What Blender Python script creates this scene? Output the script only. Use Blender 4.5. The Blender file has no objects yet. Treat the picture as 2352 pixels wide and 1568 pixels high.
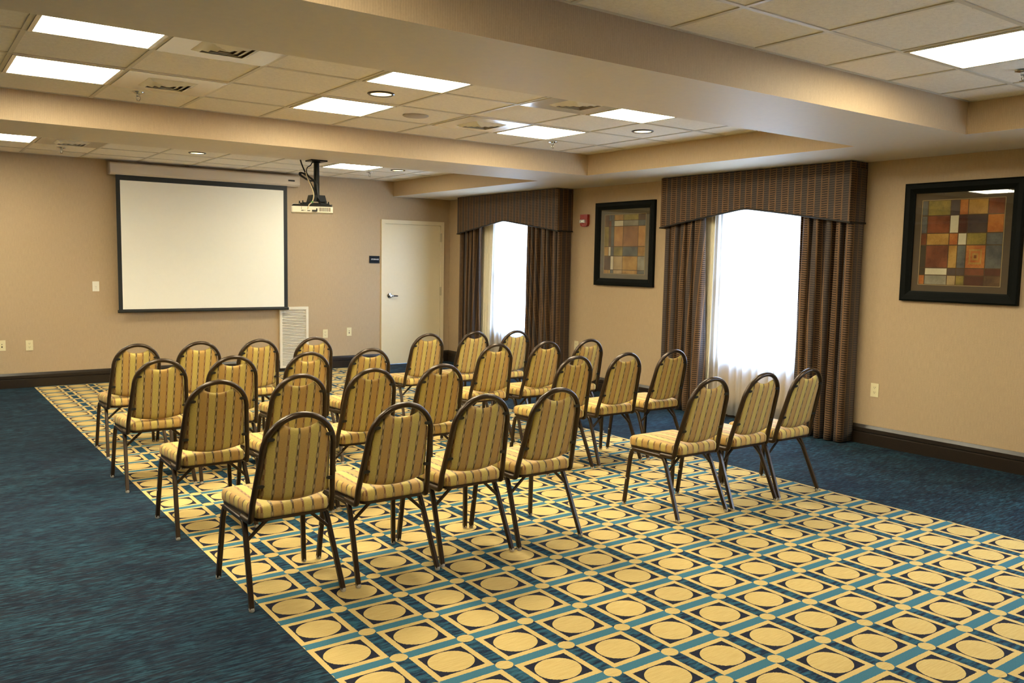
import bpy, bmesh, math, random
from mathutils import Vector, Matrix
random.seed(7)
S = bpy.context.scene
COL = S.collection
PI = math.pi

# ------------------------------------------------------------------ measures
HC, HS = 2.628, 2.415            # tile ceiling, underside of beams
T = 0.6096                       # ceiling module
GX, GY = -6.2069, -6.0306        # grid origin of the middle tray
XS = -0.946                      # inner edge of the right soffit
YF, YB2, YB1, YB1B = -8.08, -7.264, -4.223, -3.395
XL, YBACK = -10.2, -13.6         # far left wall, wall behind the viewer
FX, FY, PX, PY = -4.3595, -8.7716, 0.3026, 0.2732   # carpet pattern

# ------------------------------------------------------------------ materials
def srgb(r, g, b):
    f = lambda c: (c/255)/12.92 if c/255 <= .04045 else ((c/255+.055)/1.055)**2.4
    return (f(r), f(g), f(b), 1)

class NG:
    """small helper around a material's node tree"""
    def __init__(self, name, rough=.6, metal=0., spec=.5, color=(.5,.5,.5,1)):
        self.m = bpy.data.materials.new(name); self.m.use_nodes = True
        self.t = self.m.node_tree; self.n = self.t.nodes; self.l = self.t.links
        self.b = self.n['Principled BSDF']
        self.b.inputs['Roughness'].default_value = rough
        self.b.inputs['Metallic'].default_value = metal
        self.b.inputs['Specular IOR Level'].default_value = spec
        self.b.inputs['Base Color'].default_value = color
        self.m.diffuse_color = color
    def node(self, typ, **kw):
        n = self.n.new(typ)
        for k, v in kw.items(): setattr(n, k, v)
        return n
    def inp(self, sock, v):
        if hasattr(v, 'is_linked') or isinstance(v, bpy.types.NodeSocket): self.l.new(v, sock)
        else: sock.default_value = v
    def math(self, op, a, b=None, c=None):
        n = self.node('ShaderNodeMath', operation=op)
        self.inp(n.inputs[0], a)
        if b is not None: self.inp(n.inputs[1], b)
        if c is not None: self.inp(n.inputs[2], c)
        return n.outputs[0]
    def mix(self, f, a, b):
        n = self.node('ShaderNodeMix', data_type='RGBA')
        self.inp(n.inputs['Factor'], f); self.inp(n.inputs['A'], a); self.inp(n.inputs['B'], b)
        return n.outputs['Result']
    def coord(self, kind='Object'):
        return self.node('ShaderNodeTexCoord').outputs[kind]
    def sep(self, v):
        n = self.node('ShaderNodeSeparateXYZ'); self.l.new(v, n.inputs[0]); return n.outputs
    def comb(self, x, y, z=0.):
        n = self.node('ShaderNodeCombineXYZ')
        for s, v in zip(n.inputs, (x, y, z)): self.inp(s, v)
        return n.outputs[0]
    def noise(self, vec, scale=1., detail=2., rough=.5):
        n = self.node('ShaderNodeTexNoise')
        self.l.new(vec, n.inputs['Vector'])
        n.inputs['Scale'].default_value = scale; n.inputs['Detail'].default_value = detail
        n.inputs['Roughness'].default_value = rough
        return n.outputs['Fac']
    def ramp(self, f, lo, hi):
        return self.node_map(f, lo, hi)
    def node_map(self, f, lo, hi, a=0., b=1.):
        n = self.node('ShaderNodeMapRange')
        self.inp(n.inputs['Value'], f)
        n.inputs['From Min'].default_value = lo; n.inputs['From Max'].default_value = hi
        n.inputs['To Min'].default_value = a; n.inputs['To Max'].default_value = b
        return n.outputs['Result']
    def color(self, v): self.inp(self.b.inputs['Base Color'], v); return self
    def bump(self, h, strength=.3, dist=.005):
        n = self.node('ShaderNodeBump'); self.l.new(h, n.inputs['Height'])
        n.inputs['Strength'].default_value = strength; n.inputs['Distance'].default_value = dist
        self.l.new(n.outputs[0], self.b.inputs['Normal'])

def plain(name, col, rough=.6, metal=0., spec=.5, vary=0.):
    g = NG(name, rough, metal, spec, col)
    c = g.coord()
    if vary:
        f = g.noise(c, 30, 3)
        d = tuple(x*(1-vary) for x in col[:3])+(1,)
        u = tuple(min(1, x*(1+vary)) for x in col[:3])+(1,)
        g.color(g.mix(g.ramp(f, .3, .7), d, u))
    else:
        f = g.noise(c, 60, 2)
        g.inp(g.b.inputs['Roughness'], g.node_map(f, .3, .7, max(.02, rough-.04), min(1, rough+.04)))
    return g.m

def emit(name, col, strength):
    g = NG(name, .5, 0, .2, (.8,.8,.8,1))
    g.b.inputs['Emission Color'].default_value = col
    f = g.noise(g.coord(), 900, 1)
    g.inp(g.b.inputs['Emission Strength'], g.node_map(f, 0, 1, strength*.98, strength*1.02))
    return g.m

# --- wallpaper: fine vertical ribs
def wallpaper(name, col):
    g = NG(name, .55, 0, .35)
    x, y, z = g.sep(g.coord())
    h = g.math('ADD', x, y)
    n1 = g.noise(g.comb(g.math('MULTIPLY', h, 130.), g.math('MULTIPLY', z, 14.)), 1., 2, .6)
    n2 = g.noise(g.comb(g.math('MULTIPLY', h, 240.), g.math('MULTIPLY', z, 90.)), 1., 2, .5)
    n3 = g.noise(g.comb(h, z), .9, 2)
    rib = g.math('SINE', g.math('ADD', g.math('MULTIPLY', h, 2*PI/.0115), g.math('MULTIPLY', n2, 2.5)))
    f = g.math('ADD', g.math('MULTIPLY', n1, .5), g.math('MULTIPLY', n2, .5))
    f = g.math('ADD', f, g.math('MULTIPLY', rib, .085))
    c = g.mix(g.ramp(f, .32, .68), tuple(v*.90 for v in col[:3])+(1,), tuple(v*1.10 for v in col[:3])+(1,))
    g.color(g.mix(g.node_map(n3, .3, .7, 0, .25), c, (col[0]*1.02, col[1]*.93, col[2]*.92, 1)))
    g.bump(f, .12, .002)
    return g.m
M_WALL = wallpaper('vinyl_wallpaper', (.46, .342, .202, 1))

M_PAINT = plain('tan_paint', (.74, .645, .475, 1), .55, vary=.02)
M_TRIM = plain('cream_paint', (.80, .68, .44, 1), .38, vary=.01)

# --- mineral fibre ceiling tile
def tile_mat():
    g = NG('ceiling_tile', .9, 0, .2)
    c = g.coord()
    v = g.node('ShaderNodeTexVoronoi'); g.l.new(c, v.inputs['Vector']); v.inputs['Scale'].default_value = 85
    n = g.noise(c, 160, 3, .7)
    dots = g.math('MULTIPLY', g.math('LESS_THAN', v.outputs['Distance'], .17), g.math('GREATER_THAN', n, .52))
    f = g.ramp(g.noise(c, 45, 3, .7), .3, .7)
    base = g.mix(f, (.82, .75, .61, 1), (.92, .85, .70, 1))
    g.color(g.mix(g.math('MULTIPLY', dots, .55), base, (.28, .21, .13, 1)))
    g.bump(n, .25, .002)
    return g.m
M_TILE = tile_mat()
M_TBAR = plain('grid_metal', (.64, .58, .44, 1), .45, .0, .4)

# --- carpet
def carpet_mat():
    g = NG('patterned_carpet', .95, 0, .1)
    x, y, z = g.sep(g.coord())
    # the blue field: short streaks running along X
    s1 = g.noise(g.comb(g.math('MULTIPLY', x, 13.), g.math('MULTIPLY', y, 80.)), 1., 4, .65)
    s2 = g.noise(g.comb(g.math('MULTIPLY', x, 3.4), g.math('MULTIPLY', y, 6.5), 3.7), 1., 4, .65)
    s3 = g.noise(g.comb(g.math('MULTIPLY', x, 7.), g.math('MULTIPLY', y, 60.), 9.1), 1., 3, .6)
    fibre = g.noise(g.comb(x, y), 420, 2, .6)
    a = g.math('ADD', g.math('MULTIPLY', s1, .72), g.math('MULTIPLY', s2, .28))
    field = g.mix(g.ramp(a, .45, .57), (.004, .006, .013, 1), (.027, .080, .110, 1))
    field = g.mix(g.node_map(s3, .47, .58, 0, .8), field, (.018, .016, .022, 1))
    field = g.mix(g.node_map(fibre, .35, .65, 0, .35), field, (.010, .024, .042, 1))
    big = g.noise(g.comb(x, y, 2.), .8, 2)
    field = g.mix(g.node_map(big, .35, .65, 0, .35), field, (.008, .016, .032, 1))
    # lattice
    u0 = g.math('DIVIDE', g.math('SUBTRACT', x, FX), PX)
    v0 = g.math('DIVIDE', g.math('SUBTRACT', y, FY), PY)
    wob = g.math('MULTIPLY', g.math('SUBTRACT', g.noise(g.comb(x, y), 130, 2), .5), .02)
    u = g.math('ADD', g.math('SUBTRACT', g.math('SUBTRACT', u0, g.math('FLOOR', u0)), .5), wob)
    v = g.math('ADD', g.math('SUBTRACT', g.math('SUBTRACT', v0, g.math('FLOOR', v0)), .5), wob)
    au, av = g.math('ABSOLUTE', u), g.math('ABSOLUTE', v)
    r = g.math('SQRT', g.math('ADD', g.math('MULTIPLY', u, u), g.math('MULTIPLY', v, v)))
    cu, cv = g.math('SUBTRACT', .5, au), g.math('SUBTRACT', .5, av)
    rc = g.math('SQRT', g.math('ADD', g.math('MULTIPLY', cu, cu), g.math('MULTIPLY', cv, cv)))
    t1 = g.noise(g.comb(g.math('MULTIPLY', x, 14.), g.math('MULTIPLY', y, 150.), 1.), 1., 3, .6)
    t2 = g.noise(g.comb(x, y), 300, 2, .7)
    tanc = g.mix(g.ramp(g.math('ADD', g.math('MULTIPLY', t1, .6), g.math('MULTIPLY', t2, .4)), .33, .68),
                 (.47, .335, .120, 1), (.60, .455, .185, 1))
    tang = g.mix(g.ramp(t2, .3, .7), (.51, .355, .130, 1), (.60, .445, .175, 1))
    k1 = g.noise(g.comb(g.math('MULTIPLY', x, 12.), g.math('MULTIPLY', y, 48.), 5.), 1., 3, .6)
    dark = g.mix(g.ramp(g.math('ADD', g.math('MULTIPLY', k1, .75), g.math('MULTIPLY', t2, .25)), .42, .60), (.010, .015, .036, 1), (.028, .105, .150, 1))
    teal = g.mix(g.ramp(t2, .3, .7), (.033, .118, .172, 1), (.060, .178, .228, 1))
    black = g.mix(g.ramp(t2, .3, .7), (.010, .012, .024, 1), (.020, .022, .036, 1))
    c = tang
    c = g.mix(g.math('MULTIPLY', g.math('LESS_THAN', au, .322), g.math('LESS_THAN', av, .322)), c, black)
    c = g.mix(g.math('LESS_THAN', r, .305), c, tanc)
    c = g.mix(g.math('GREATER_THAN', av, .413), c, teal)
    c = g.mix(g.math('GREATER_THAN', au, .405), c, dark)
    c = g.mix(g.math('LESS_THAN', rc, .118), c, tanc)
    inside = g.math('MULTIPLY', g.math('GREATER_THAN', u0, -3.895), g.math('LESS_THAN', u0, 8.925))
    g.color(g.mix(inside, field, c))
    g.bump(g.math('ADD', fibre, t2), .35, .003)
    return g.m
M_CARPET = carpet_mat()

M_BASE = plain('dark_stained_wood', (.017, .0105, .0055, 1), .34, 0, .5, vary=.15)
M_FRAME = plain('black_lacquer', (.004, .005, .004, 1), .5, 0, .07)
M_BROWN = plain('bronze_brown_metal', (.040, .024, .012, 1), .30, .45, .5, vary=.08)
M_BLACK = plain('black_plastic', (.012, .012, .011, 1), .45, 0, .4)
M_BLACKMET = plain('black_painted_metal', (.006, .007, .005, 1), .36, 0, .22)
M_CHROME = plain('polished_steel', (.62, .62, .60, 1), .16, 1., .5)
M_WHITEP = plain('white_plastic', (.82, .78, .66, 1), .35, 0, .4)
M_IVORY = plain('ivory_plastic', (.74, .66, .40, 1), .38, 0, .4)
M_SLOT = plain('dark_slot', (.06, .05, .035, 1), .7)
M_GRILLE = plain('white_enamel', (.80, .74, .60, 1), .4, 0, .4)
M_VENT = plain('glossy_white_enamel', (.72, .65, .50, 1), .16, 0, .6)
M_VENTDARK = plain('duct_shadow', (.24, .19, .12, 1), .8)
M_HOUSE = plain('screen_case_enamel', (.66, .56, .42, 1), .42, 0, .4)
M_SCREEN = plain('matte_screen_fabric', (.94, .915, .815, 1), .85, 0, .2, vary=.006)
M_SCREENBLK = plain('black_screen_border', (.010, .011, .008, 1), .6)
M_RED = plain('red_plastic', (.30, .018, .010, 1), .3, 0, .5)
M_REDLT = plain('pale_red_slot', (.45, .10, .07, 1), .35)
M_SIGN = plain('navy_sign_face', (.004, .006, .010, 1), .5, 0, .12)
M_SIGNTX = plain('white_sign_lettering', (.75, .77, .80, 1), .5)
M_GLIDE = plain('clear_plastic_glide', (.46, .43, .37, 1), .12, 0, .7)
M_CABLE = plain('black_cable_rubber', (.007, .007, .006, 1), .32, 0, .3)
M_CABLET = plain('beige_cable', (.62, .50, .28, 1), .4)
M_GREENTIE = plain('green_tag', (.10, .30, .06, 1), .5)
M_SPEAKER = plain('perforated_grille_paint', (.42, .345, .24, 1), .6, vary=.05)
M_WINFR = plain('white_window_frame', (.78, .78, .76, 1), .4)
M_GROOVE = plain('grey_rubber', (.35, .33, .28, 1), .6)

M_PANEL = emit('lit_troffer_diffuser', (1, .90, .655, 1), 42)
M_DOWN = emit('lit_downlight_lens', (1, .80, .36, 1), 3.2)

def glass_mat(name, rough=.02, tint=(1,1,1,1), ior=1.45):
    m = bpy.data.materials.new(name); m.use_nodes = True
    t = m.node_tree; t.nodes.clear()
    o = t.nodes.new('ShaderNodeOutputMaterial'); mx = t.nodes.new('ShaderNodeMixShader')
    tr = t.nodes.new('ShaderNodeBsdfTransparent'); gl = t.nodes.new('ShaderNodeBsdfGlossy'); fr = t.nodes.new('ShaderNodeLayerWeight')
    tr.inputs[0].default_value = tint; gl.inputs['Roughness'].default_value = rough; fr.inputs[0].default_value = .5
    pw = t.nodes.new('ShaderNodeMath'); pw.operation = 'POWER'; pw.inputs[1].default_value = 5.
    ml = t.nodes.new('ShaderNodeMath'); ml.operation = 'MULTIPLY_ADD'; ml.inputs[1].default_value = .955; ml.inputs[2].default_value = .045
    t.links.new(fr.outputs['Facing'], pw.inputs[0]); t.links.new(pw.outputs[0], ml.inputs[0]); t.links.new(ml.outputs[0], mx.inputs[0]); t.links.new(tr.outputs[0], mx.inputs[1]); t.links.new(gl.outputs[0], mx.inputs[2])
    t.links.new(mx.outputs[0], o.inputs[0]); return m
M_GLASS = glass_mat('clear_pane')
M_PICGLASS = glass_mat('picture_glazing', .012, (.96,.97,.95,1), 1.5)
M_LENS = plain('clear_strobe_lens', (.75, .76, .72, 1), .08, .6, .8)

def sheer_mat():
    m = bpy.data.materials.new('white_sheer_voile'); m.use_nodes = True
    t = m.node_tree; t.nodes.clear()
    o = t.nodes.new('ShaderNodeOutputMaterial')
    tc = t.nodes.new('ShaderNodeTexCoord'); nz = t.nodes.new('ShaderNodeTexNoise'); nz.inputs['Scale'].default_value = 8
    t.links.new(tc.outputs['UV'], nz.inputs['Vector'])
    tr = t.nodes.new('ShaderNodeBsdfTransparent'); tl = t.nodes.new('ShaderNodeBsdfTranslucent'); df = t.nodes.new('ShaderNodeBsdfDiffuse')
    tr.inputs[0].default_value = (1,1,1,1); tl.inputs[0].default_value = (.95,.95,.95,1); df.inputs[0].default_value = (.88,.87,.84,1)
    a = t.nodes.new('ShaderNodeMixShader'); a.inputs[0].default_value = .10
    b = t.nodes.new('ShaderNodeMixShader')
    mr = t.nodes.new('ShaderNodeMapRange'); mr.inputs['To Min'].default_value = .80; mr.inputs['To Max'].default_value = .90
    t.links.new(nz.outputs['Fac'], mr.inputs['Value']); t.links.new(mr.outputs[0], b.inputs[0])
    t.links.new(tl.outputs[0], a.inputs[1]); t.links.new(df.outputs[0], a.inputs[2])
    t.links.new(tr.outputs[0], b.inputs[1]); t.links.new(a.outputs[0], b.inputs[2]); t.links.new(b.outputs[0], o.inputs[0])
    return m
M_SHEER = sheer_mat()
M_LINER = plain('cream_liner_fabric', (.80, .72, .52, 1), .85, 0, .1, vary=.02)

# --- woven drapery: columns of dashes
def drape_mat(name):
    g = NG(name, .6, 0, .3)
    u, v, w = g.sep(g.coord('UV'))
    c0 = g.math('DIVIDE', u, .136)
    fu = g.math('SUBTRACT', c0, g.math('FLOOR', c0))
    wav = g.math('MULTIPLY', g.math('SINE', g.math('MULTIPLY', c0, 2*PI*2)), .06)
    r0 = g.math('ADD', g.math('DIVIDE', v, .0200), wav)
    fr = g.math('SUBTRACT', r0, g.math('FLOOR', r0))
    dash = g.math('LESS_THAN', fr, .52)
    inA = g.math('LESS_THAN', g.math('ABSOLUTE', g.math('SUBTRACT', fu, .25)), .205)
    inB = g.math('LESS_THAN', g.math('ABSOLUTE', g.math('SUBTRACT', fu, .75)), .20)
    n = g.noise(g.comb(g.math('MULTIPLY', u, 30.), g.math('MULTIPLY', v, 12.)), 1., 2)
    ora = g.mix(g.ramp(n, .3, .7), (.130, .066, .026, 1), (.180, .095, .038, 1))
    ca = g.mix(dash, ora, (.017, .008, .004, 1))
    cb = g.mix(dash, (.085, .056, .039, 1), (.028, .022, .021, 1))
    c = g.mix(inA, ora, ca)
    c = g.mix(inB, c, cb)
    g.color(c)
    g.b.inputs['Sheen Weight'].default_value = .1
    return g.m
M_DRAPE = drape_mat('woven_drapery')
M_PIPING = plain('black_piping', (.010, .008, .006, 1), .6)

# --- chair upholstery: gold and orange bands with chain stripes
def seat_mat():
    g = NG('striped_upholstery', .62, 0, .3)
    u, v, w = g.sep(g.coord('UV'))
    P = .094
    c0 = g.math('DIVIDE', u, P)
    f = g.math('SUBTRACT', c0, g.math('FLOOR', c0))            # dark chain at .25, red chain at .75
    lk = g.math('DIVIDE', v, .050)
    fl = g.math('SUBTRACT', lk, g.math('FLOOR', lk))
    lens = g.math('ABSOLUTE', g.math('SUBTRACT', fl, .5))       # 0 middle of a link .. .5 ends
    link = g.math('GREATER_THAN', lens, .25)                     # open oval link
    half = g.math('ADD', .046, g.math('MULTIPLY', link, .028))
    dA = g.math('ABSOLUTE', g.math('SUBTRACT', f, .25))
    dB = g.math('ABSOLUTE', g.math('SUBTRACT', f, .75))
    n = g.noise(g.comb(g.math('MULTIPLY', u, 120.), g.math('MULTIPLY', v, 220.)), 1., 2)
    n2 = g.noise(g.comb(u, v), 14., 2)
    gold = g.mix(g.ramp(n, .3, .7), (.455, .340, .082, 1), (.525, .400, .100, 1))
    oran = g.mix(g.ramp(n, .3, .7), (.410, .245, .060, 1), (.470, .285, .074, 1))
    scal = g.math('MULTIPLY', g.math('SINE', g.math('MULTIPLY', lk, 4*PI)), .02)
    mid = g.math('LESS_THAN', g.math('ABSOLUTE', g.math('SUBTRACT', f, .5)), g.math('ADD', .25, scal))
    base = g.mix(mid, gold, oran)
    # pale middle of each broad band
    hl = g.math('ABSOLUTE', g.math('SUBTRACT', g.math('ABSOLUTE', g.math('SUBTRACT', f, .5)), .0))
    open_ = g.math('MULTIPLY', link, .45)
    ringA = g.mix(link, (.095, .062, .026, 1), (.24, .165, .072, 1))
    ringB = g.mix(link, (.200, .092, .034, 1), (.31, .185, .070, 1))
    c = g.mix(g.math('LESS_THAN', dA, half), base, ringA)
    c = g.mix(g.math('LESS_THAN', dB, half), c, ringB)
    eyeA = g.math('MULTIPLY', g.math('LESS_THAN', dA, .028), g.math('GREATER_THAN', lens, .36))
    c = g.mix(eyeA, c, (.40, .29, .12, 1))
    g.color(c)
    g.b.inputs['Sheen Weight'].default_value = .12
    g.bump(n, .05, .0005)
    return g.m
M_SEAT = seat_mat()

# --- picture paints
def paint(name, a, b, sc=7):
    g = NG(name, .75, 0, .2)
    c = g.coord()
    f = g.math('ADD', g.math('MULTIPLY', g.noise(c, sc, 4, .6), .8), g.math('MULTIPLY', g.noise(c, 90, 2), .2))
    g.color(g.mix(g.ramp(f, .36, .64), srgb(*a), srgb(*b)))
    return g.m
ART = dict(
    gold=paint('art_gold', (150,104,44), (194,150,78)), orange=paint('art_orange', (158,80,36), (200,128,62)),
    rust=paint('art_rust', (92,44,28), (138,74,44)), olive=paint('art_olive', (110,95,45), (165,140,65)),
    slate=paint('art_slate', (70,70,72), (110,108,100)), purple=paint('art_purple', (60,48,52), (90,72,66)),
    brown=paint('art_brown', (75,50,35), (120,88,58)), cream=paint('art_cream', (205,190,160), (222,208,180)),
    tan=paint('art_tan', (150,120,80), (185,155,110)), maroon=paint('art_maroon', (66,32,24), (92,48,36)),
    grey=paint('art_grey', (120,112,98), (160,150,130)), dark=paint('art_dark', (50,42,34), (72,60,46)),
    amber=paint('art_amber', (168,112,58), (200,150,88)), clay=paint('art_clay', (132,86,54), (170,120,74)),
    line=paint('art_line', (72,50,32), (92,66,42)))
M_MAT1 = plain('taupe_mat_board', srgb(104,91,72), .85, vary=.01)
M_MAT2 = plain('brown_mat_board', srgb(80,64,47), .85, vary=.01)
M_BEVEL = plain('pale_mat_bevel', srgb(176,148,100), .7)

# ------------------------------------------------------------------ mesh helpers
def box(bm, x0, x1, y0, y1, z0, z1, mi=0):
    vs = [bm.verts.new((x, y, z)) for z in (z0, z1) for y in (y0, y1) for x in (x0, x1)]
    for f in ((0,2,3,1), (4,5,7,6), (0,1,5,4), (2,6,7,3), (0,4,6,2), (1,3,7,5)):
        bm.faces.new([vs[i] for i in f]).material_index = mi
    return vs

def prism(bm, pts, fn, d0, d1, mi=0):
    """closed polygon pts (a,b) extruded from d0 to d1; fn(a,b,d) -> xyz"""
    A = [bm.verts.new(fn(a, b, d0)) for a, b in pts]; B = [bm.verts.new(fn(a, b, d1)) for a, b in pts]
    n = len(pts)
    bm.faces.new(A).material_index = mi; bm.faces.new(B[::-1]).material_index = mi
    for i in range(n):
        bm.faces.new((A[i], B[i], B[(i+1) % n], A[(i+1) % n])).material_index = mi

def cyl(bm, c, r0, r1, h, axis='z', seg=20, mi=0, cap=True):
    ring = []
    for k, (r, t) in enumerate(((r0, 0), (r1, h))):
        vs = []
        for i in range(seg):
            a = 2*PI*i/seg; p, q = r*math.cos(a), r*math.sin(a)
            o = {'z': (p, q, t), 'y': (p, t, q), 'x': (t, p, q)}[axis]
            vs.append(bm.verts.new((c[0]+o[0], c[1]+o[1], c[2]+o[2])))
        ring.append(vs)
    for i in range(seg):
        bm.faces.new((ring[0][i], ring[0][(i+1) % seg], ring[1][(i+1) % seg], ring[1][i])).material_index = mi
    if cap:
        bm.faces.new(ring[0][::-1]).material_index = mi; bm.faces.new(ring[1]).material_index = mi

def lathe(bm, prof, c, axis='z', seg=28, mi=0):
    rings = []
    for r, t in prof:
        vs = []
        for i in range(seg):
            a = 2*PI*i/seg; p, q = r*math.cos(a), r*math.sin(a)
            o = {'z': (p, q, t), 'y': (p, t, q), 'x': (t, p, q)}[axis]
            vs.append(bm.verts.new((c[0]+o[0], c[1]+o[1], c[2]+o[2])))
        rings.append(vs)
    for A, B in zip(rings, rings[1:]):
        for i in range(seg):
            bm.faces.new((A[i], A[(i+1) % seg], B[(i+1) % seg], B[i])).material_index = mi
    bm.faces.new(rings[0][::-1]).material_index = mi; bm.faces.new(rings[-1]).material_index = mi

def smooth_path(pts, k=6, r=.3):
    """Catmull-Rom through the points"""
    P = [Vector(p) for p in pts]; P = [2*P[0]-P[1]] + P + [2*P[-1]-P[-2]]
    o = []
    for i in range(1, len(P)-2):
        for j in range(k):
            t = j/k; a, b, c, d = P[i-1:i+3]
            o.append(.5*((2*b)+(c-a)*t+(2*a-5*b+4*c-d)*t*t+(3*b-a-3*c+d)*t*t*t))
    o.append(P[-2]); return o

def fillet(pts, r, k=5):
    """round the corners of a polyline"""
    P = [Vector(p) for p in pts]; o = [P[0]]
    for i in range(1, len(P)-1):
        a = (P[i-1]-P[i]); b = (P[i+1]-P[i]); d = min(r, a.length*.49, b.length*.49)
        A = P[i]+a.normalized()*d; B = P[i]+b.normalized()*d
        for j in range(k+1):
            t = j/k; o.append((1-t)**2*A+2*t*(1-t)*P[i]+t*t*B)
    o.append(P[-1]); return o

def tube(bm, pts, rx, ry=None, seg=10, mi=0, power=2., up=(0,0,1)):
    """sweep a (super)ellipse along pts; power > 2 squares the section"""
    ry = ry or rx; P = [Vector(p) for p in pts]; rings = []
    nrm = None
    for i, p in enumerate(P):
        d = (P[min(i+1, len(P)-1)]-P[max(i-1, 0)]).normalized()
        if nrm is None:
            u = Vector(up)
            if abs(u.dot(d)) > .9: u = Vector((0,1,0)) if abs(d.y) < .9 else Vector((1,0,0))
            nrm = (u-d*u.dot(d)).normalized()
        else:
            nrm = (nrm-d*nrm.dot(d)).normalized()
        bi = d.cross(nrm); vs = []
        for k in range(seg):
            a = 2*PI*(k+.5)/seg; c, s = math.cos(a), math.sin(a)
            e = 2./power
            x = math.copysign(abs(c)**e, c)*rx; y = math.copysign(abs(s)**e, s)*ry
            vs.append(bm.verts.new(p+nrm*x+bi*y))
        rings.append(vs)
    for A, B in zip(rings, rings[1:]):
        for k in range(seg):
            bm.faces.new((A[k], A[(k+1) % seg], B[(k+1) % seg], B[k])).material_index = mi
    bm.faces.new(rings[0][::-1]).material_index = mi; bm.faces.new(rings[-1]).material_index = mi

def mesh(name, bm, mats, smooth=False, angle=35, bevel=0.):
    if bevel:
        es = [e for e in bm.edges if len(e.link_faces) == 2 and e.calc_face_angle(0) > .6]
        bmesh.ops.bevel(bm, geom=es, offset=bevel, segments=2, affect='EDGES', profile=.6)
    bmesh.ops.recalc_face_normals(bm, faces=bm.faces)
    if smooth:
        for f in bm.faces: f.smooth = True
        for e in bm.edges:
            if len(e.link_faces) == 2 and e.calc_face_angle(0) > math.radians(angle): e.smooth = False
    me = bpy.data.meshes.new(name); bm.to_mesh(me); bm.free()
    for m in (mats if isinstance(mats, (list, tuple)) else [mats]): me.materials.append(m)
    return me

def obj(name, bm, mats, parent=None, smooth=False, angle=35, bevel=0., label=None, loc=None):
    me = mesh(name, bm, mats, smooth, angle, bevel) if isinstance(bm, bmesh.types.BMesh) else bm
    o = bpy.data.objects.new(name, me); COL.objects.link(o)
    if parent: o.parent = parent
    if loc: o.location = loc
    if label: o['label'] = label
    return o

def thing(name, label, cat, loc=(0,0,0), group=None, rz=0.):
    o = bpy.data.objects.new(name, None); COL.objects.link(o)
    o.empty_display_size = .1
    o.location = loc; o.rotation_euler = (0, 0, rz)
    tag(o, label, cat, group); return o
def tag(o, label, cat, group=None):
    o['label'] = label; o['category'] = cat
    if group: o['group'] = group
    return o
def struct(o, label=None):
    o['kind'] = 'structure'
    if label: o['label'] = label
    return o
def dup(root, loc, label, group=None, rz=None):
    r = root.copy(); COL.objects.link(r); r.location = loc; r['label'] = label
    if rz is not None: r.rotation_euler = (0, 0, rz)
    if group: r['group'] = group
    for ch in list(root.children):
        c = ch.copy(); COL.objects.link(c); c.parent = r
        for gch in list(ch.children):
            d = gch.copy(); COL.objects.link(d); d.parent = c
    return r
B = bmesh.new

# ------------------------------------------------------------------ room shell
bm = B(); box(bm, XL-.1, .3, YBACK-.1, .2, -.12, 0)
struct(obj('floor', bm, M_CARPET), 'blue streaked carpet with a gold medallion patterned centre')

bm = B(); box(bm, XL-.1, .3, YBACK-.1, .2, HC, HC+.1)
ceiling = struct(obj('ceiling', bm, M_TILE), 'speckled tile ceiling recessed between beams')

DX1, DX2, DZ = -1.142, -.107, 2.084     # door frame outline
JW = .056
bm = B()
box(bm, XL-.1, DX1+.02, 0, .14, 0, HC); box(bm, DX2-.02, .14, 0, .14, 0, HC); box(bm, DX1+.02, DX2-.02, 0, .14, DZ-.02, HC)
struct(obj('wall_back', bm, M_WALL), 'tan wallpapered wall behind the projection screen')
W1 = (-1.25, -2.22); W2 = (-5.24, -6.22); W3 = (-9.40, -10.75); WZ = (.60, 2.16)
bm = B()
ys = [0, W1[0], W1[1], W2[0], W2[1], W3[0], W3[1], YBACK-.1]
for a, b, win in ((ys[0], ys[1], 0), (ys[1], ys[2], 1), (ys[2], ys[3], 0), (ys[3], ys[4], 1), (ys[4], ys[5], 0), (ys[5], ys[6], 1), (ys[6], ys[7], 0)):
    if win: box(bm, 0, .10, b, a, 0, WZ[0]); box(bm, 0, .10, b, a, WZ[1], HC)
    else: box(bm, 0, .10, b, a, 0, HC)
struct(obj('wall_right', bm, M_WALL), 'tan wallpapered wall with the two windows')
bm = B(); box(bm, XL-.14, XL, YBACK, 0, 0, HC)
struct(obj('wall_left', bm, M_WALL))
bm = B(); box(bm, XL, 0, YBACK-.14, YBACK, 0, HC)
struct(obj('wall_front', bm, M_WALL))

# windows
def window(name, yr):
    y0, y1 = yr[1], yr[0]
    e = bpy.data.objects.new(name, None); COL.objects.link(e); e.location = (0, (y0+y1)/2, WZ[0]); struct(e, 'bright daylit window behind sheer curtains')
    w = (y1-y0)/2; h = WZ[1]-WZ[0]
    bm = B(); f = .05
    for a in ((-w, -w+f, 0, h), (w-f, w, 0, h), (-w+f, w-f, 0, f), (-w+f, w-f, h-f, h), (-w+f, w-f, h*.5-.02, h*.5+.02)):
        box(bm, .03, .08, a[0], a[1], a[2], a[3])
    obj('window_frame', bm, M_WINFR, e, bevel=.004)
    bm = B(); box(bm, .052, .058, -w+f, w-f, f, h-f); obj('pane', bm, M_GLASS, e)
    bm = B(); box(bm, -.004, .03, -w, w, -.0, .012); obj('window_sill', bm, M_WINFR, e, bevel=.003)
    return e
window('window_1', W1); window('window_2', W2); window('window_3', W3)

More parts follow.
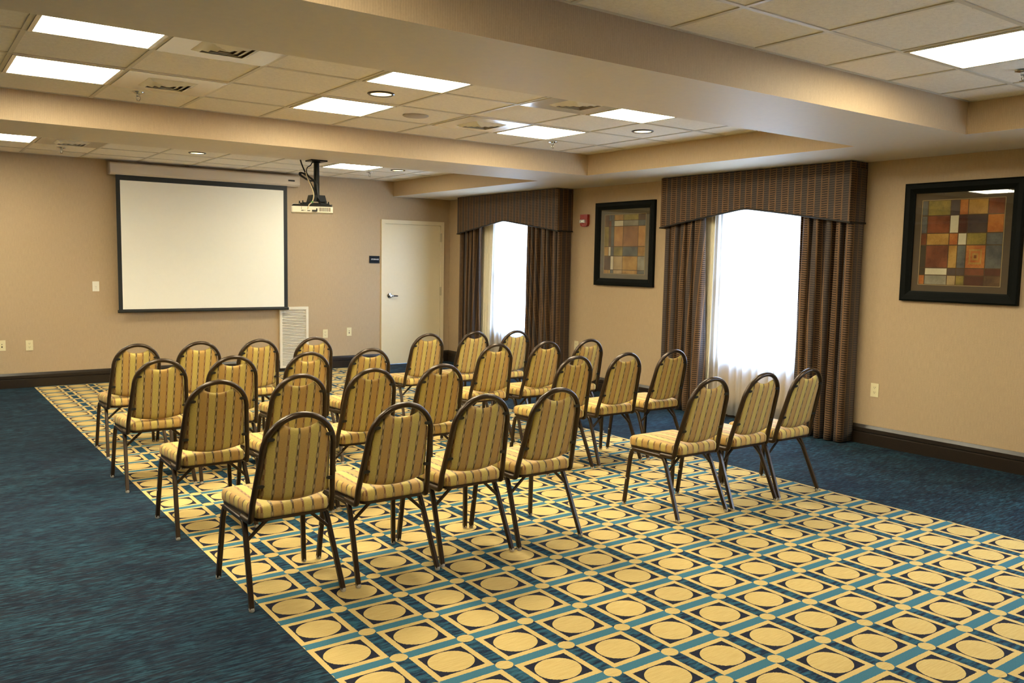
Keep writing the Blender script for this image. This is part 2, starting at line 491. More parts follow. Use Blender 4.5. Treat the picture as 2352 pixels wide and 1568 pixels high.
# beams and soffit
def beam(name, x0, x1, y0, y1, label):
    bm = B(); box(bm, x0, x1, y0, y1, HS, HC+.001)
    for f in bm.faces:
        f.normal_update(); f.material_index = 1 if f.normal.z < -.5 else 0
    bmesh.ops.recalc_face_normals(bm, faces=bm.faces)
    for f in bm.faces: f.material_index = 1 if f.normal.z < -.5 else 0
    return struct(obj(name, bm, [M_WALL, M_PAINT]), label)
beam('trim_1', XL, XS, YB1, YB1B, 'ceiling beam nearest the screen, carrying the projector')
beam('trim_2', XL, XS, YF, YB2, 'broad ceiling beam nearest the viewer')
beam('trim_3', XS, 0, YBACK, 0, 'soffit along the window wall')
beam('trim_4', XL, XL+.95, YBACK, 0, 'soffit along the far left wall')

BH0 = .17
# corner beads (pale strips where the papered faces meet)
bm = B()
for (x, y) in ((XS, YB1), (XS, YF)):
    box(bm, x-.006, x+.004, y-.006 if y == YB1 else y-.006, y+.004, HS+.002, HC)
box(bm, -.008, 0, -.008, 0, BH0, HS); box(bm, XS-.004, XS+.004, -.008, 0, HS, HC)
struct(obj('trim_5', bm, M_WALL), 'pale corner beads of the ceiling trays')

# baseboards
BH = .166
prof = ((0,0), (.022,0), (.022,.092), (.015,.099), (.015,.104), (.025,.110), (.025,.140), (.010,BH), (0,BH))
def base_y(bm, x0, x1): prism(bm, prof, lambda a, b, d: (d, -a, b), x0, x1)
def base_x(bm, y0, y1): prism(bm, prof, lambda a, b, d: (-a, d, b), y0, y1)
bm = B(); base_y(bm, XL, -2.652); base_y(bm, -2.240, DX1); base_y(bm, DX2, 0.)
box(bm, -2.652, -2.240, -.022, 0, 0, .04)
struct(obj('baseboard_back', bm, M_BASE), 'dark stepped baseboard under the screen wall')
bm = B(); base_x(bm, YBACK, -.026)
struct(obj('baseboard_right', bm, M_BASE), 'dark stepped baseboard under the windows')

# ceiling grid
bm = B(); bw = .012
def grid(x0, x1, y0, y1, ylines):
    i = math.ceil((x0-GX)/T)
    while GX+i*T < x1:
        x = GX+i*T
        if x0+.02 < x < x1-.02: box(bm, x-bw, x+bw, y0, y1, HC-.005, HC+.001)
        i += 1
    for y in ylines:
        if y0+.02 < y < y1-.02: box(bm, x0, x1, y-bw, y+bw, HC-.0055, HC+.001)
    for a in ((x0, x1, y0, y0+.02), (x0, x1, y1-.02, y1), (x0, x0+.02, y0, y1), (x1-.02, x1, y0, y1)):
        box(bm, a[0], a[1], a[2], a[3], HC-.004, HC+.001)
RY = -1.115                      # a tile joint of the rear tray
FYL = -8.52                      # a tile joint of the front tray
grid(XL+.95, XS, YB2, YB1, [GY+k*T for k in range(-3, 4)])
grid(XL+.95, XS, YB1B, 0, [RY+k*T for k in range(-5, 3)])
grid(XL+.95, XS, YBACK, YF, [FYL-k*T for k in range(0, 9)])
obj('ceiling_grid', bm, M_TBAR, ceiling)

# ------------------------------------------------------------------ door
door = bpy.data.objects.new('door_1', None); COL.objects.link(door); door.location = ((DX1+DX2)/2, 0, 0)
struct(door, 'cream metal storage door in the corner')
cx = (DX1+DX2)/2; hw = (DX2-DX1)/2
bm = B()
for a in ((-hw, -hw+JW), (hw-JW, hw)): box(bm, a[0], a[1], -.022, .10, 0, DZ)
box(bm, -hw+JW, hw-JW, -.022, .10, DZ-JW, DZ)
for a in ((-hw+JW-.001, -hw+JW+.016), (hw-JW-.016, hw-JW+.001)): box(bm, a[0], a[1], .036, .06, 0, DZ-JW)
box(bm, -hw+JW, hw-JW, .036, .06, DZ-JW-.016, DZ-JW+.001)
obj('door_frame', bm, M_TRIM, door, bevel=.003)
bm = B(); box(bm, -hw+JW+.005, hw-JW-.005, -.012, .033, .008, DZ-JW-.005)
leaf = obj('door_leaf', bm, M_TRIM, door, bevel=.002)
for z in (.22, 1.06, 1.852):
    bm = B(); cyl(bm, (hw-JW+.002, -.026, z-.065), .008, .008, .13, 'z', 12); box(bm, hw-JW-.012, hw-JW+.018, -.0225, -.016, z-.06, z+.06)
    obj('hinge', bm, plain('satin_hinge', (.55, .47, .30, 1), .35, .5) if z == .22 else bpy.data.materials['satin_hinge'], door, smooth=True)
lx = -1.012-cx; lz = 1.0
bm = B(); lathe(bm, ((.001, -.012), (.036, -.012), (.038, -.018), (.033, -.026), (.015, -.030), (.013, -.062), (.001, -.063)), (lx, 0, lz), 'y', 24)
tube(bm, fillet(((lx, -.052, lz), (lx+.03, -.056, lz), (lx+.062, -.052, lz-.002), (lx+.118, -.045, lz-.004)), .02), .0095, .007, 10)
obj('door_handle', bm, M_CHROME, door, smooth=True, label='chrome lever handle with round rose')

# storage sign
sx, sz = (-1.326-1.170)/2, 1.514
sign = thing('door_sign', 'small navy plaque reading STORAGE on the wall left of the door', 'sign', (sx, 0, sz))
bm = B(); box(bm, -.078, .078, -.012, 0, -.051, .051); obj('plaque', bm, M_SIGN, sign, bevel=.003)
def text_mesh(name, body, size, mat, parent, loc, rot, ext=.0008):
    cu = bpy.data.curves.new(name+'_curve', 'FONT'); cu.body = body; cu.size = size; cu.extrude = ext
    cu.align_x = 'CENTER'; cu.align_y = 'CENTER'; cu.offset = size*.02
    t = bpy.data.objects.new(name+'_tmp', cu); COL.objects.link(t)
    dg = bpy.context.evaluated_depsgraph_get()
    me = bpy.data.meshes.new_from_object(t.evaluated_get(dg))
    bpy.data.objects.remove(t); bpy.data.curves.remove(cu)
    me.materials.clear(); me.materials.append(mat)
    o = bpy.data.objects.new(name, me); COL.objects.link(o); o.parent = parent
    o.location = loc; o.rotation_euler = rot; return o
text_mesh('lettering', 'STORAGE', .027, M_SIGNTX, sign, (.006, -.0125, .002), (PI/2, 0, 0))

# ------------------------------------------------------------------ projection screen
scr = thing('projection_screen', 'pull-down projection screen with black border on the back wall', 'projection screen', (-3.57, 0, .83))
ox, oz = -3.57, .83
bm = B()
pr_ = ((-.012, 2.592), (-.105, 2.592), (-.125, 2.575), (-.130, 2.475), (-.105, 2.452), (-.012, 2.452))
prism(bm, [(a, b-oz) for a, b in pr_], lambda a, b, d: (d, a, b), -4.700-ox, -2.415-ox)
obj('screen_case', bm, M_HOUSE, scr, bevel=.004, label='long white screen case')
for x0, x1 in ((-4.716, -4.700), (-2.415, -2.399)):
    bm = B(); prism(bm, [(a*1.02-.0005, (b-2.52)*1.03+2.52-oz) for a, b in pr_], lambda a, b, d: (d, a, b), x0-ox, x1-ox)
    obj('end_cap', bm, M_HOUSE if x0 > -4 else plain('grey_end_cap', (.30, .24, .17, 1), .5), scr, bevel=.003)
for x in (-4.55, -3.57, -2.6):
    bm = B(); box(bm, x-.03-ox, x+.03-ox, -.020, 0, 2.47-oz, 2.59-oz); obj('wall_bracket', bm, M_HOUSE, scr)
bm = B(); box(bm, -2.555-ox, -2.468-ox, -.1325, -.128, 2.513-oz, 2.533-oz); obj('name_plate', bm, M_BLACK, scr, label='small black plate on the screen case')
YS = -.085
SX0, SX1, SZ0, SZ1 = -4.636, -2.556, .862, 2.47
VX0, VX1, VZ0, VZ1 = -4.590, -2.606, .872, 2.392
bm = B()
for a in ((SX0, VX0, SZ0, SZ1), (VX1, SX1, SZ0, SZ1), (VX0, VX1, VZ1, SZ1), (VX0, VX1, SZ0, VZ0)):
    box(bm, a[0]-ox, a[1]-ox, YS-.0012, YS+.0012, a[2]-oz, a[3]-oz)
obj('screen_border', bm, M_SCREENBLK, scr, label='black masking border')
bm = B(); box(bm, VX0-ox, VX1-ox, YS-.001, YS+.001, VZ0-oz, VZ1-oz)
obj('screen_fabric', bm, M_SCREEN, scr, label='white viewing surface')
bm = B(); tube(bm, [(SX0-.01-ox, YS, .848-oz), (SX1+.01-ox, YS, .848-oz)], .018, .013, 12)
obj('weight_bar', bm, M_SCREENBLK, scr, smooth=True, label='black weight bar along the bottom edge')

# return air grille
gr = thing('air_grille', 'white louvred return air grille low on the wall below the screen corner', 'air vent', (-2.446, 0, .045))
bm = B(); w, h = .2, .818
for a in ((-w, -w+.034, 0, h), (w-.034, w, 0, h), (-w+.034, w-.034, 0, .034), (-w+.034, w-.034, h-.034, h)): box(bm, a[0], a[1], -.032, 0, a[2], a[3])
obj('grille_frame', bm, M_GRILLE, gr, bevel=.003)
bm = B(); box(bm, -w+.034, w-.034, -.004, 0, .034, h-.034); obj('backing', bm, M_VENTDARK, gr)
bm = B(); n = 36
for k in range(n):
    z = .036+(h-.07)*(k+.5)/n; p = (h-.07)/n
    prism(bm, ((-.029, z-p*.34), (-.027, z-p*.40), (-.010, z+p*.28), (-.012, z+p*.34)), lambda a, b, d: (d, a, b), -w+.032, w-.032)
obj('louvres', bm, M_GRILLE, gr)

# ------------------------------------------------------------------ outlets and plates
def plate_base(t, mat, face):
    """face: fn(u, depth, z) -> local xyz ; u to the right as seen"""
    bm = B(); 
    pts = [(-.036, -.058), (.036, -.058), (.036, .058), (-.036, .058)]
    prism(bm, pts, lambda a, b, d: face(a, d, b), 0, .006)
    obj('wall_plate', bm, mat, t, bevel=.002)
FACE_Y = lambda u, d, z: (u, -d, z)
FACE_X = lambda u, d, z: (-d, -u, z)
def duplex(label, loc, face, mat=M_IVORY):
    t = thing('wall_outlet', label, 'outlet', loc, 'duplex wall outlets')
    plate_base(t, mat, face)
    for zc in (.021, -.021):
        bm = B(); pts = [(.017*math.cos(a)*1.0, .0145*math.sin(a)) for a in [2*PI*k/20 for k in range(20)]]
        prism(bm, [(a, b+zc) for a, b in pts], lambda a, b, d: face(a, d, b), .005, .0075)
        rc = obj('receptacle', bm, mat, t, smooth=True)
        bm = B()
        for ux in (-.0065, .0065): prism(bm, [(ux-.0014, zc-.001), (ux+.0014, zc-.001), (ux+.0014, zc+.008), (ux-.0014, zc+.008)], lambda a, b, d: face(a, d, b), .007, .0079)
        prism(bm, [(-.0025, zc-.009), (.0025, zc-.009), (.0025, zc-.0045), (-.0025, zc-.0045)], lambda a, b, d: face(a, d, b), .007, .0079)
        obj('slots', bm, M_SLOT, rc)
def jack(label, loc, face):
    t = thing('jack_plate', label, 'jack plate', loc, 'jack plates')
    plate_base(t, M_IVORY, face)
    bm = B(); prism(bm, [(-.007, -.024), (.007, -.024), (.007, -.008), (-.007, -.008)], lambda a, b, d: face(a, d, b), .005, .0068); obj('data_port', bm, M_SLOT, t)
    bm = B(); prism(bm, [(.005*math.cos(2*PI*k/12), .012+.005*math.sin(2*PI*k/12)) for k in range(12)], lambda a, b, d: face(a, d, b), .005, .010); obj('coax_port', bm, M_SLOT, t)
jack('ivory jack plate at the left edge of the back wall', (-5.838, 0, .486), FACE_Y)
duplex('ivory duplex outlet left of the screen, near the baseboard', (-5.569, 0, .477), FACE_Y)
duplex('ivory duplex outlet between the louvred grille and the door, nearer the grille', (-1.992, 0, .485), FACE_Y)
jack('ivory jack plate on the back wall nearest the door', (-1.636, 0, .500), FACE_Y)
duplex('ivory duplex outlet right of the near window, under the large picture', (0, -6.967, .477), FACE_X)
duplex('ivory duplex outlet right of the far window curtain', (0, -3.003, .502), FACE_X)
sw = thing('wall_switch', 'white screen control switch plate left of the projection screen', 'switch', (-4.864, 0, 1.144))
plate_base(sw, M_WHITEP, FACE_Y)
bm = B(); prism(bm, [(-.016, -.032), (.016, -.032), (.016, .032), (-.016, .032)], lambda a, b, d: FACE_Y(a, d, b), .005, .0075)
prism(bm, [(-.009, -.001), (.009, -.001), (.007, .012), (-.007, .012)], lambda a, b, d: FACE_Y(a, d, b), .007, .011)
obj('rocker', bm, M_WHITEP, sw, bevel=.001)
bm = B(); box(bm, -.010, .010, -.0079, -.007, -.006, -.003); box(bm, -.009, .009, -.0079, -.007, -.022, -.020); obj('markings', bm, M_GROOVE, sw)

# fire alarm
fa = thing('fire_alarm', 'red fire alarm strobe on the wall beside the small picture', 'fire alarm', (0, -3.122, 2.026))
bm = B()
pts = [(-.066, .070), (-.066, -.045), (-.050, -.068), (-.02, -.076), (.02, -.076), (.050, -.068), (.066, -.045), (.066, .070)]
prism(bm, pts, lambda a, b, d: FACE_X(a, d, b), 0, .038); obj('housing', bm, M_RED, fa, bevel=.006)
bm = B(); prism(bm, [(-.052, -.030), (.045, -.030), (.038, .006), (-.046, .006)], lambda a, b, d: FACE_X(a, d, b), .036, .062); lens = obj('strobe_lens', bm, M_LENS, fa, bevel=.006, label='clear faceted strobe lens')
bm = B(); prism(bm, [(-.012, -.020), (.012, -.020), (.012, -.004), (-.012, -.004)], lambda a, b, d: FACE_X(a, d, b), .061, .064); obj('flash_tube', bm, M_WHITEP, lens)
bm = B()
for k in range(3): prism(bm, [(-.028+.02*k, -.062), (-.016+.02*k, -.062), (-.016+.02*k, -.046), (-.028+.02*k, -.046)], lambda a, b, d: FACE_X(a, d, b), .036, .0405)
obj('sounder_slots', bm, M_REDLT, fa, label='pale slots under the lens')

# ------------------------------------------------------------------ pictures
def picture(name, label, y1, y2, z1, z2, cols, rows, cells, matm, fw=.083, extra=None, inner=(.155, .845, .15, .855)):
    yc, zc = (y1+y2)/2, (z1+z2)/2; w, h = (y1-y2)/2, (z1-z2)/2
    t = thing(name, label, 'picture', (0, yc, zc))
    bm = B()
    # mitred frame with a raised outer band stepping down to the mat
    sec = ((0, .0), (0, .034), (.012, .040), (.045, .038), (fw-.012, .026), (fw, .022), (fw, .0))
    rings = []
    for d, dep in sec:
        rings.append([bm.verts.new(FACE_X(sx_*(w-d), dep, sz_*(h-d))) for sx_, sz_ in ((-1,-1), (1,-1), (1,1), (-1,1))])
    for A, C in zip(rings, rings[1:]+rings[:1]):
        for i in range(4): bm.faces.new((A[i], A[(i+1) % 4], C[(i+1) % 4], C[i]))
    obj('picture_frame', bm, M_FRAME, t, label='broad black frame')
    bm = B(); prism(bm, [(-w+fw, -h+fw), (w-fw, -h+fw), (w-fw, h-fw), (-w+fw, h-fw)], lambda a, b, d: FACE_X(a, d, b), .002, .010); obj('mat_board', bm, matm, t)
    U0, U1, V0, V1 = -w+2*w*inner[0], -w+2*w*inner[1], h-2*h*inner[2], h-2*h*inner[3]
    keys = list(ART); bm = B()
    def quad(a0, a1, b0, b1, key, dep): 
        prism(bm, [(a0, b1), (a1, b1), (a1, b0), (a0, b0)], lambda a, b, d: FACE_X(a, d, b), .009, dep, keys.index(key))
    quad(U0, U1, V0, V1, 'line', .0105)
    for j in range(len(rows)-1):
        for i in range(len(cols)-1):
            key = cells[j][i]
            if not key: continue
            g = .0035
            a0, a1 = U0+(U1-U0)*cols[i]+g, U0+(U1-U0)*cols[i+1]-g
            b0, b1 = V0+(V1-V0)*rows[j]-g, V0+(V1-V0)*rows[j+1]+g
            quad(a0, a1, b0, b1, key, .0112)
            if extra == (j, i):
                for k, kk in enumerate(('gold', 'orange', 'gold', 'rust')):
                    s = .16+.09*k
                    quad(a0+(a1-a0)*s, a1-(a1-a0)*s, b0+(b1-b0)*s, b1-(b1-b0)*s, kk, .0114+.0002*k)
    obj('abstract_print', bm, [ART[k] for k in keys], t, label='abstract print of earth-coloured blocks')
    bm = B(); e = .004
    for a in ((U0-e, U0, V1-e, V0+e), (U1, U1+e, V1-e, V0+e), (U0, U1, V0, V0+e), (U0, U1, V1-e, V1)):
        prism(bm, [(a[0], a[2]), (a[1], a[2]), (a[1], a[3]), (a[0], a[3])], lambda a_, b_, d: FACE_X(a_, d, b_), .009, .012)
    obj('mat_bevel', bm, M_BEVEL, t)
    bm = B(); prism(bm, [(-w+fw-.004, -h+fw-.004), (w-fw+.004, -h+fw-.004), (w-fw+.004, h-fw+.004), (-w+fw-.004, h-fw+.004)], lambda a, b, d: FACE_X(a, d, b), .0155, .0175)
    obj('glazing', bm, M_PICGLASS, t)
    return t
picture('framed_picture', 'black framed abstract print between the two windows', -3.326, -4.299, 2.220, 1.262,
    (0, .11, .165, .24, .465, .83, 1), (0, .10, .196, .54, .70, .935, 1),
    (('brown', 'slate', 'slate', 'gold', 'olive', 'brown'), ('brown', 'rust', 'slate', 'cream', 'grey', 'slate'),
     ('olive', 'brown', 'slate', 'amber', 'clay', 'amber'), ('gold', 'cream', 'slate', 'olive', 'slate', 'gold'),
     ('brown', 'brown', 'cream', 'tan', 'gold', 'grey'), ('gold', 'gold', 'slate', 'tan', 'gold', 'slate')), M_MAT1)
picture('framed_picture', 'black framed abstract print at the right edge, past the near window', -7.154, -8.076, 2.206, 1.256,
    (0, .075, .36, .47, .575, .81, 1), (0, .18, .39, .53, .80, .885, 1),
    (('slate', 'olive', 'purple', 'orange', 'gold', 'rust'), ('slate', 'rust', 'cream', 'maroon', 'purple', 'orange'),
     ('rust', 'gold', 'orange', 'cream', 'olive', 'slate'), ('dark', 'rust', 'gold', 'slate', 'orange', 'slate'),
     ('dark', 'cream', 'purple', 'purple', 'rust', 'maroon'), ('orange', 'grey', 'tan', 'olive', 'maroon', 'brown')), M_MAT2, extra=(3, 4))

# ------------------------------------------------------------------ window dressing
def cornice(label, y0, y1, dep=.235):
    """box cornice with an arched lower edge; y0 far end, y1 near end"""
    yc = (y0+y1)/2; hw_ = (y0-y1)/2; zt, ze, za = HS-.006, 1.898, 2.052
    t = thing('window_cornice', label, 'cornice', (0, yc, ze), 'upholstered window cornices')
    half = [(0, za), (.05, za-.003), (.11, za-.011), (.5, 1.987), (hw_, ze)]
    def zb(v):
        v = abs(v)
        for (a, b), (c, d) in zip(half, half[1:]):
            if v <= c+1e-6: return b+(d-b)*(v-a)/(c-a)
        return ze
    N = 56; bm = B(); uvl = bm.loops.layers.uv.new('UVMap'); th = .022
    us = [-hw_+2*hw_*i/N for i in range(N+1)]
    def P(d, u, z): return bm.verts.new((-d, -u, z-ze))
    F = [(P(dep, u, zb(u)), P(dep, u, zt)) for u in us]; K = [(P(dep-th, u, zb(u)), P(dep-th, u, zt)) for u in us]
    def face(vs, uv):
        f = bm.faces.new(vs)
        for l, c in zip(f.loops, uv): l[uvl].uv = c
    for i in range(N):
        u0, u1 = us[i], us[i+1]
        face((F[i][0], F[i+1][0], F[i+1][1], F[i][1]), ((u0, zb(u0)), (u1, zb(u1)), (u1, zt), (u0, zt)))
        face((K[i+1][0], K[i][0], K[i][1], K[i+1][1]), ((u1, zb(u1)), (u0, zb(u0)), (u0, zt), (u1, zt)))
        face((F[i][0], K[i][0], K[i+1][0], F[i+1][0]), ((u0, 0), (u0, th), (u1, th), (u1, 0)))
        face((F[i][1], F[i+1][1], K[i+1][1], K[i][1]), ((u0, 0), (u1, 0), (u1, th), (u0, th)))
    for sgn in (-1, 1):                                   # side returns
        u = sgn*hw_; ui = sgn*(hw_-th)
        a = [(-dep, -u), (0, -u), (0, -ui), (-dep+th, -ui)]
        lo = [bm.verts.new((x, y, 0)) for x, y in a]; hi = [bm.verts.new((x, y, zt-ze)) for x, y in a]
        L_ = [0, dep, dep+th, 2*dep]
        for k in range(4):
            k2 = (k+1) % 4; s0 = L_[k]; s1 = L_[k]+((a[k2][0]-a[k][0])**2+(a[k2][1]-a[k][1])**2)**.5
            face((lo[k], lo[k2], hi[k2], hi[k]), ((hw_+s0, ze), (hw_+s1, ze), (hw_+s1, zt), (hw_+s0, zt)))
        face(lo, ((0, 0), (.1, 0), (.1, .02), (0, .02))); face(hi, ((0, 0), (.1, 0), (.1, .02), (0, .02)))
    obj('cornice_board', bm, M_DRAPE, t)
    bm = B(); path = [(0, hw_, 0), (-dep-.004, hw_+.004, 0)]+[(-dep-.004, -u, zb(u)-ze) for u in us[1:-1]]+[(-dep-.004, -hw_-.004, 0), (0, -hw_-.004, 0)]
    tube(bm, path, .008, .008, 8); obj('piping', bm, M_PIPING, t, smooth=True, label='black piping along the arched edge')
    bm = B(); box(bm, -dep+th, 0, -hw_+th, hw_-th, zt-ze-.03, zt-ze-.012); obj('top_board', bm, M_BASE, t)
    return t
cornice('brown woven cornice over the far window', -.590, -2.872)
cornice('brown woven cornice over the near window', -4.590, -6.788)
cornice('brown woven cornice beyond the right edge of view, past the large picture', -8.960, -11.190)

def panel(name, label, cat, y_out, y_in_top, y_in_bot, z0, z1, xc, amp, folds, mat, group, seed, thin=False, wave=1., ret=None):
    """hanging cloth. y_out: fixed edge, y_in: free edge; depth folds along X"""
    rnd = random.Random(seed); NS, NZ = folds*14, 26
    ph = [rnd.uniform(-.35, .35) for _ in range(folds+1)]; am = [rnd.uniform(.65, 1.15) for _ in range(folds+1)]
    bm = B(); uvl = bm.loops.layers.uv.new('UVMap'); rows_ = []
    org = Vector((xc, (y_out+y_in_top)/2, z0))
    for j in range(NZ+1):
        t = j/NZ; z = z0+(z1-z0)*t; yi = y_in_bot+(y_in_top-y_in_bot)*t; row = []; acc = 0; prev = None
        for i in range(NS+1):
            s = i/NS; k = s*folds; b = int(min(folds-1, k)); f = k-b
            A = am[b]*(1-f)+am[b+1]*f; q = ph[b]*(1-f)+ph[b+1]*f
            flare = 1-.25*t
            ang = 2*PI*(k+q+.25*wave*math.sin(1.3*t+seed)*f)
            sn = math.sin(ang); x = xc-amp*A*flare*(sn if thin else 1-2*((1-sn)/2)**1.7)
            y = y_out+(yi-y_out)*s+.4*amp*math.sin(2*ang)*(.5 if 0 < i < NS else 0)*(1 if yi < y_out else -1)
            if ret and i == 0: x = ret
            p = Vector((x, y, z)); 
            if prev is not None: acc += (p-prev).length
            prev = p; row.append((bm.verts.new(p-org), acc, z))
        rows_.append(row)
    for j in range(NZ):
        for i in range(NS):
            q = (rows_[j][i], rows_[j][i+1], rows_[j+1][i+1], rows_[j+1][i])
            f = bm.faces.new([c[0] for c in q]); f.smooth = True
            for l, c in zip(f.loops, q): l[uvl].uv = (c[1], c[2])
    me = bpy.data.meshes.new(name); bm.to_mesh(me); bm.free(); me.materials.append(mat)
    o = bpy.data.objects.new(name, me); COL.objects.link(o); o.location = org
    if mat != M_SHEER:
        md = o.modifiers.new('cloth_thickness', 'SOLIDIFY'); md.thickness = .003; md.offset = 0
    tag(o, label, cat, group); return o
ZT = HS-.06
GD = 'brown woven drapes'
panel('drape_panel', 'brown woven drape left of the near window', 'curtain', -4.600, -5.150, -5.19, .010, ZT, -.155, .052, 5, M_DRAPE, GD, 3)
panel('drape_panel', 'brown woven drape right of the near window, beside the large picture', 'curtain', -6.790, -6.262, -6.235, .010, ZT, -.157, .054, 5, M_DRAPE, GD, 11, ret=-.02)
panel('drape_panel', 'brown woven drape left of the far window, beside the door', 'curtain', -.610, -1.105, -1.05, .010, ZT, -.155, .052, 4, M_DRAPE, GD, 5)
panel('drape_panel', 'brown woven drape right of the far window, beside the fire alarm', 'curtain', -2.872, -2.225, -2.19, .010, ZT, -.157, .054, 6, M_DRAPE, GD, 8, ret=-.02)
panel('drape_panel', 'brown woven drape just beyond the right edge of view', 'curtain', -8.980, -9.36, -9.36, .010, ZT, -.155, .050, 3, M_DRAPE, GD, 13)
panel('drape_panel', 'brown woven drape beside the viewer, out of view at the right', 'curtain', -11.170, -10.80, -10.80, .010, ZT, -.155, .050, 3, M_DRAPE, GD, 14)
GS = 'white sheer curtains'
panel('sheer_curtain', 'white sheer curtain out of view past the large picture', 'curtain', -9.28, -10.86, -10.86, .03, ZT-.02, -.056, .014, 14, M_SHEER, GS, 23, wave=.4, thin=True)
panel('sheer_curtain', 'white sheer curtain across the far window', 'curtain', -1.02, -2.36, -2.36, .03, ZT-.02, -.056, .014, 14, M_SHEER, GS, 21, wave=.4, thin=True)
panel('sheer_curtain', 'white sheer curtain across the near window', 'curtain', -5.02, -6.38, -6.38, .03, ZT-.02, -.056, .014, 14, M_SHEER, GS, 22, wave=.4, thin=True)
GL = 'cream curtain liners'
panel('curtain_liner', 'cream liner curtain along the left side of the far window', 'curtain', -.97, -1.285, -1.20, .02, ZT-.02, -.086, .008, 4, M_LINER, GL, 31, wave=.5)
panel('curtain_liner', 'cream liner curtain along the left side of the near window', 'curtain', -4.98, -5.215, -5.195, .02, ZT-.02, -.086, .008, 3, M_LINER, GL, 32, wave=.5)

# ------------------------------------------------------------------ ceiling fittings
def cell(i, j, row0=GY): return (GX+(i+.5)*T, row0+(j+.5)*T, HC)
# a lit troffer
def make_light(label, loc):
    t = thing('ceiling_light', label, 'ceiling light', loc, 'square ceiling lights'); a, b = T/2-.013, .270
    bm = B()
    for s in ((-a, -b, -a, a), (b, a, -a, a), (-b, b, -a, -b), (-b, b, b, a)): box(bm, s[0], s[1], s[2], s[3], -.010, -.0)
    obj('light_frame', bm, M_VENT, t, bevel=.002)
    bm = B(); box(bm, -b, b, -b, b, -.007, -.001); obj('diffuser', bm, M_PANEL, t, label='glowing white diffuser')
    return t
def row_y(r): return {'A': GY-T/2, 'B': GY+T/2, 'C': GY+1.5*T, 'R': RY-T/2, 'F': FYL-T/2, 'G': FYL-2.5*T, 'H': FYL-5.5*T}[r]
def cx_(i): return GX+(i+.5)*T
spots = [
 (0, 'A', 'lit square panel at the upper left, nearest the broad front beam'),
 (0, 'C', 'lit square panel at the upper left, second from the broad front beam'),
 (3, 'A', 'lit square panel above the round downlight in the middle of the ceiling'),
 (3, 'C', 'lit square panel below the round downlight, in the middle of the ceiling'),
 (6, 'A', 'lit square panel of the middle tray nearest the windows, beside the front beam'),
 (6, 'C', 'lit square panel of the middle tray nearest the windows, above a sprinkler'),
 (0, 'R', 'lit square panel at the left edge, beside the screen wall'),
 (6, 'R', 'lit square panel in the rear tray, right of the projector pole'),
 (6, 'F', 'lit square panel at the upper right, in the front ceiling tray'),
 (0, 'F', 'lit square panel of the front tray, out of view at the left'),
 (-3, 'A', 'lit square panel of the middle tray, out of view at the left'),
 (-3, 'C', 'lit square panel of the middle tray, out of view at far left'),
 (-3, 'R', 'lit square panel of the rear tray, out of view at the left'),
]
light0 = None
for i, r, lab in spots:
    loc = (cx_(i), row_y(r), HC)
    if light0 is None: light0 = make_light(lab, loc)
    else: dup(light0, loc, lab)

def make_vent(label, loc):
    t = thing('ceiling_vent', label, 'air vent', loc, 'square ceiling air vents'); a = T/2-.013
    bm = B(); q = .150
    for s in ((-a, -q, -a, a), (q, a, -a, a), (-q, q, -a, -q), (-q, q, q, a)): box(bm, s[0], s[1], s[2], s[3], -.009, 0)
    obj('vent_panel', bm, M_VENT, t, label='glossy white panel')
    bm = B(); box(bm, -q, q, -q, q, -.002, -.0005); obj('vent_throat', bm, M_VENTDARK, t)
    bm = B()
    for k in range(4):
        s0 = q-.001-.036*k; s1 = s0-.034
        v = []
        for s, z in ((s0, -.006-.001*k), (s1, -.021-.001*k), (s1, -.023-.001*k), (s0, -.009-.001*k)):
            v.append([bm.verts.new((x*s, y*s, z)) for x, y in ((-1,-1), (1,-1), (1,1), (-1,1))])
        for A, C in zip(v, v[1:]+v[:1]):
            for m in range(4): bm.faces.new((A[m], A[(m+1) % 4], C[(m+1) % 4], C[m]))
    obj('vent_louvres', bm, M_GRILLE, t)
    return t
vents = [(1, 'A', 'square air vent beside the upper left light, cut by the front beam'),
 (1, 'C', 'square air vent right of the second upper left light, above a sprinkler'),
 (5, 'A', 'square air vent nearest the windows, touching the front beam'),
 (5, 'C', 'square air vent left of the window-side light above the sprinkler'),
 (1, 'R', 'square air vent in the rear tray beside the left edge light')]
vent0 = None
for i, r, lab in vents:
    loc = (cx_(i), row_y(r), HC)
    if vent0 is None: vent0 = make_vent(lab, loc)
    else: dup(vent0, loc, lab)

def make_down(label, loc):
    t = thing('downlight', label, 'downlight', loc, 'round recessed downlights')
    bm = B(); seg = 32; rings = []
    for r, z in ((.092, 0), (.092, -.004), (.084, -.009), (.072, -.008), (.070, -.001)):
        rings.append([bm.verts.new((r*math.cos(2*PI*k/seg), r*math.sin(2*PI*k/seg), z)) for k in range(seg)])
    for A, C in zip(rings, rings[1:]+rings[:1]):
        for k in range(seg): bm.faces.new((A[k], A[(k+1) % seg], C[(k+1) % seg], C[k]))
    obj('trim_ring', bm, M_BROWN, t, smooth=True, label='dark trim ring')
    bm = B(); cyl(bm, (0, 0, -.004), .072, .072, .003, 'z', 32); obj('lens', bm, M_DOWN, t, label='glowing warm lens')
    return t
downs = [((cx_(3), row_y('B')), 'round downlight between the two middle square lights'),
 ((cx_(7), row_y('B')), 'round downlight of the middle tray nearest the windows'),
 ((cx_(3), RY-T/2), 'round downlight above the projection screen'),
 ((cx_(7), RY-T/2), 'round downlight in the rear tray, right of the projector')]
d0 = None
for (x, y), lab in downs:
    if d0 is None: d0 = make_down(lab, (x, y, HC))
    else: dup(d0, (x, y, HC), lab)

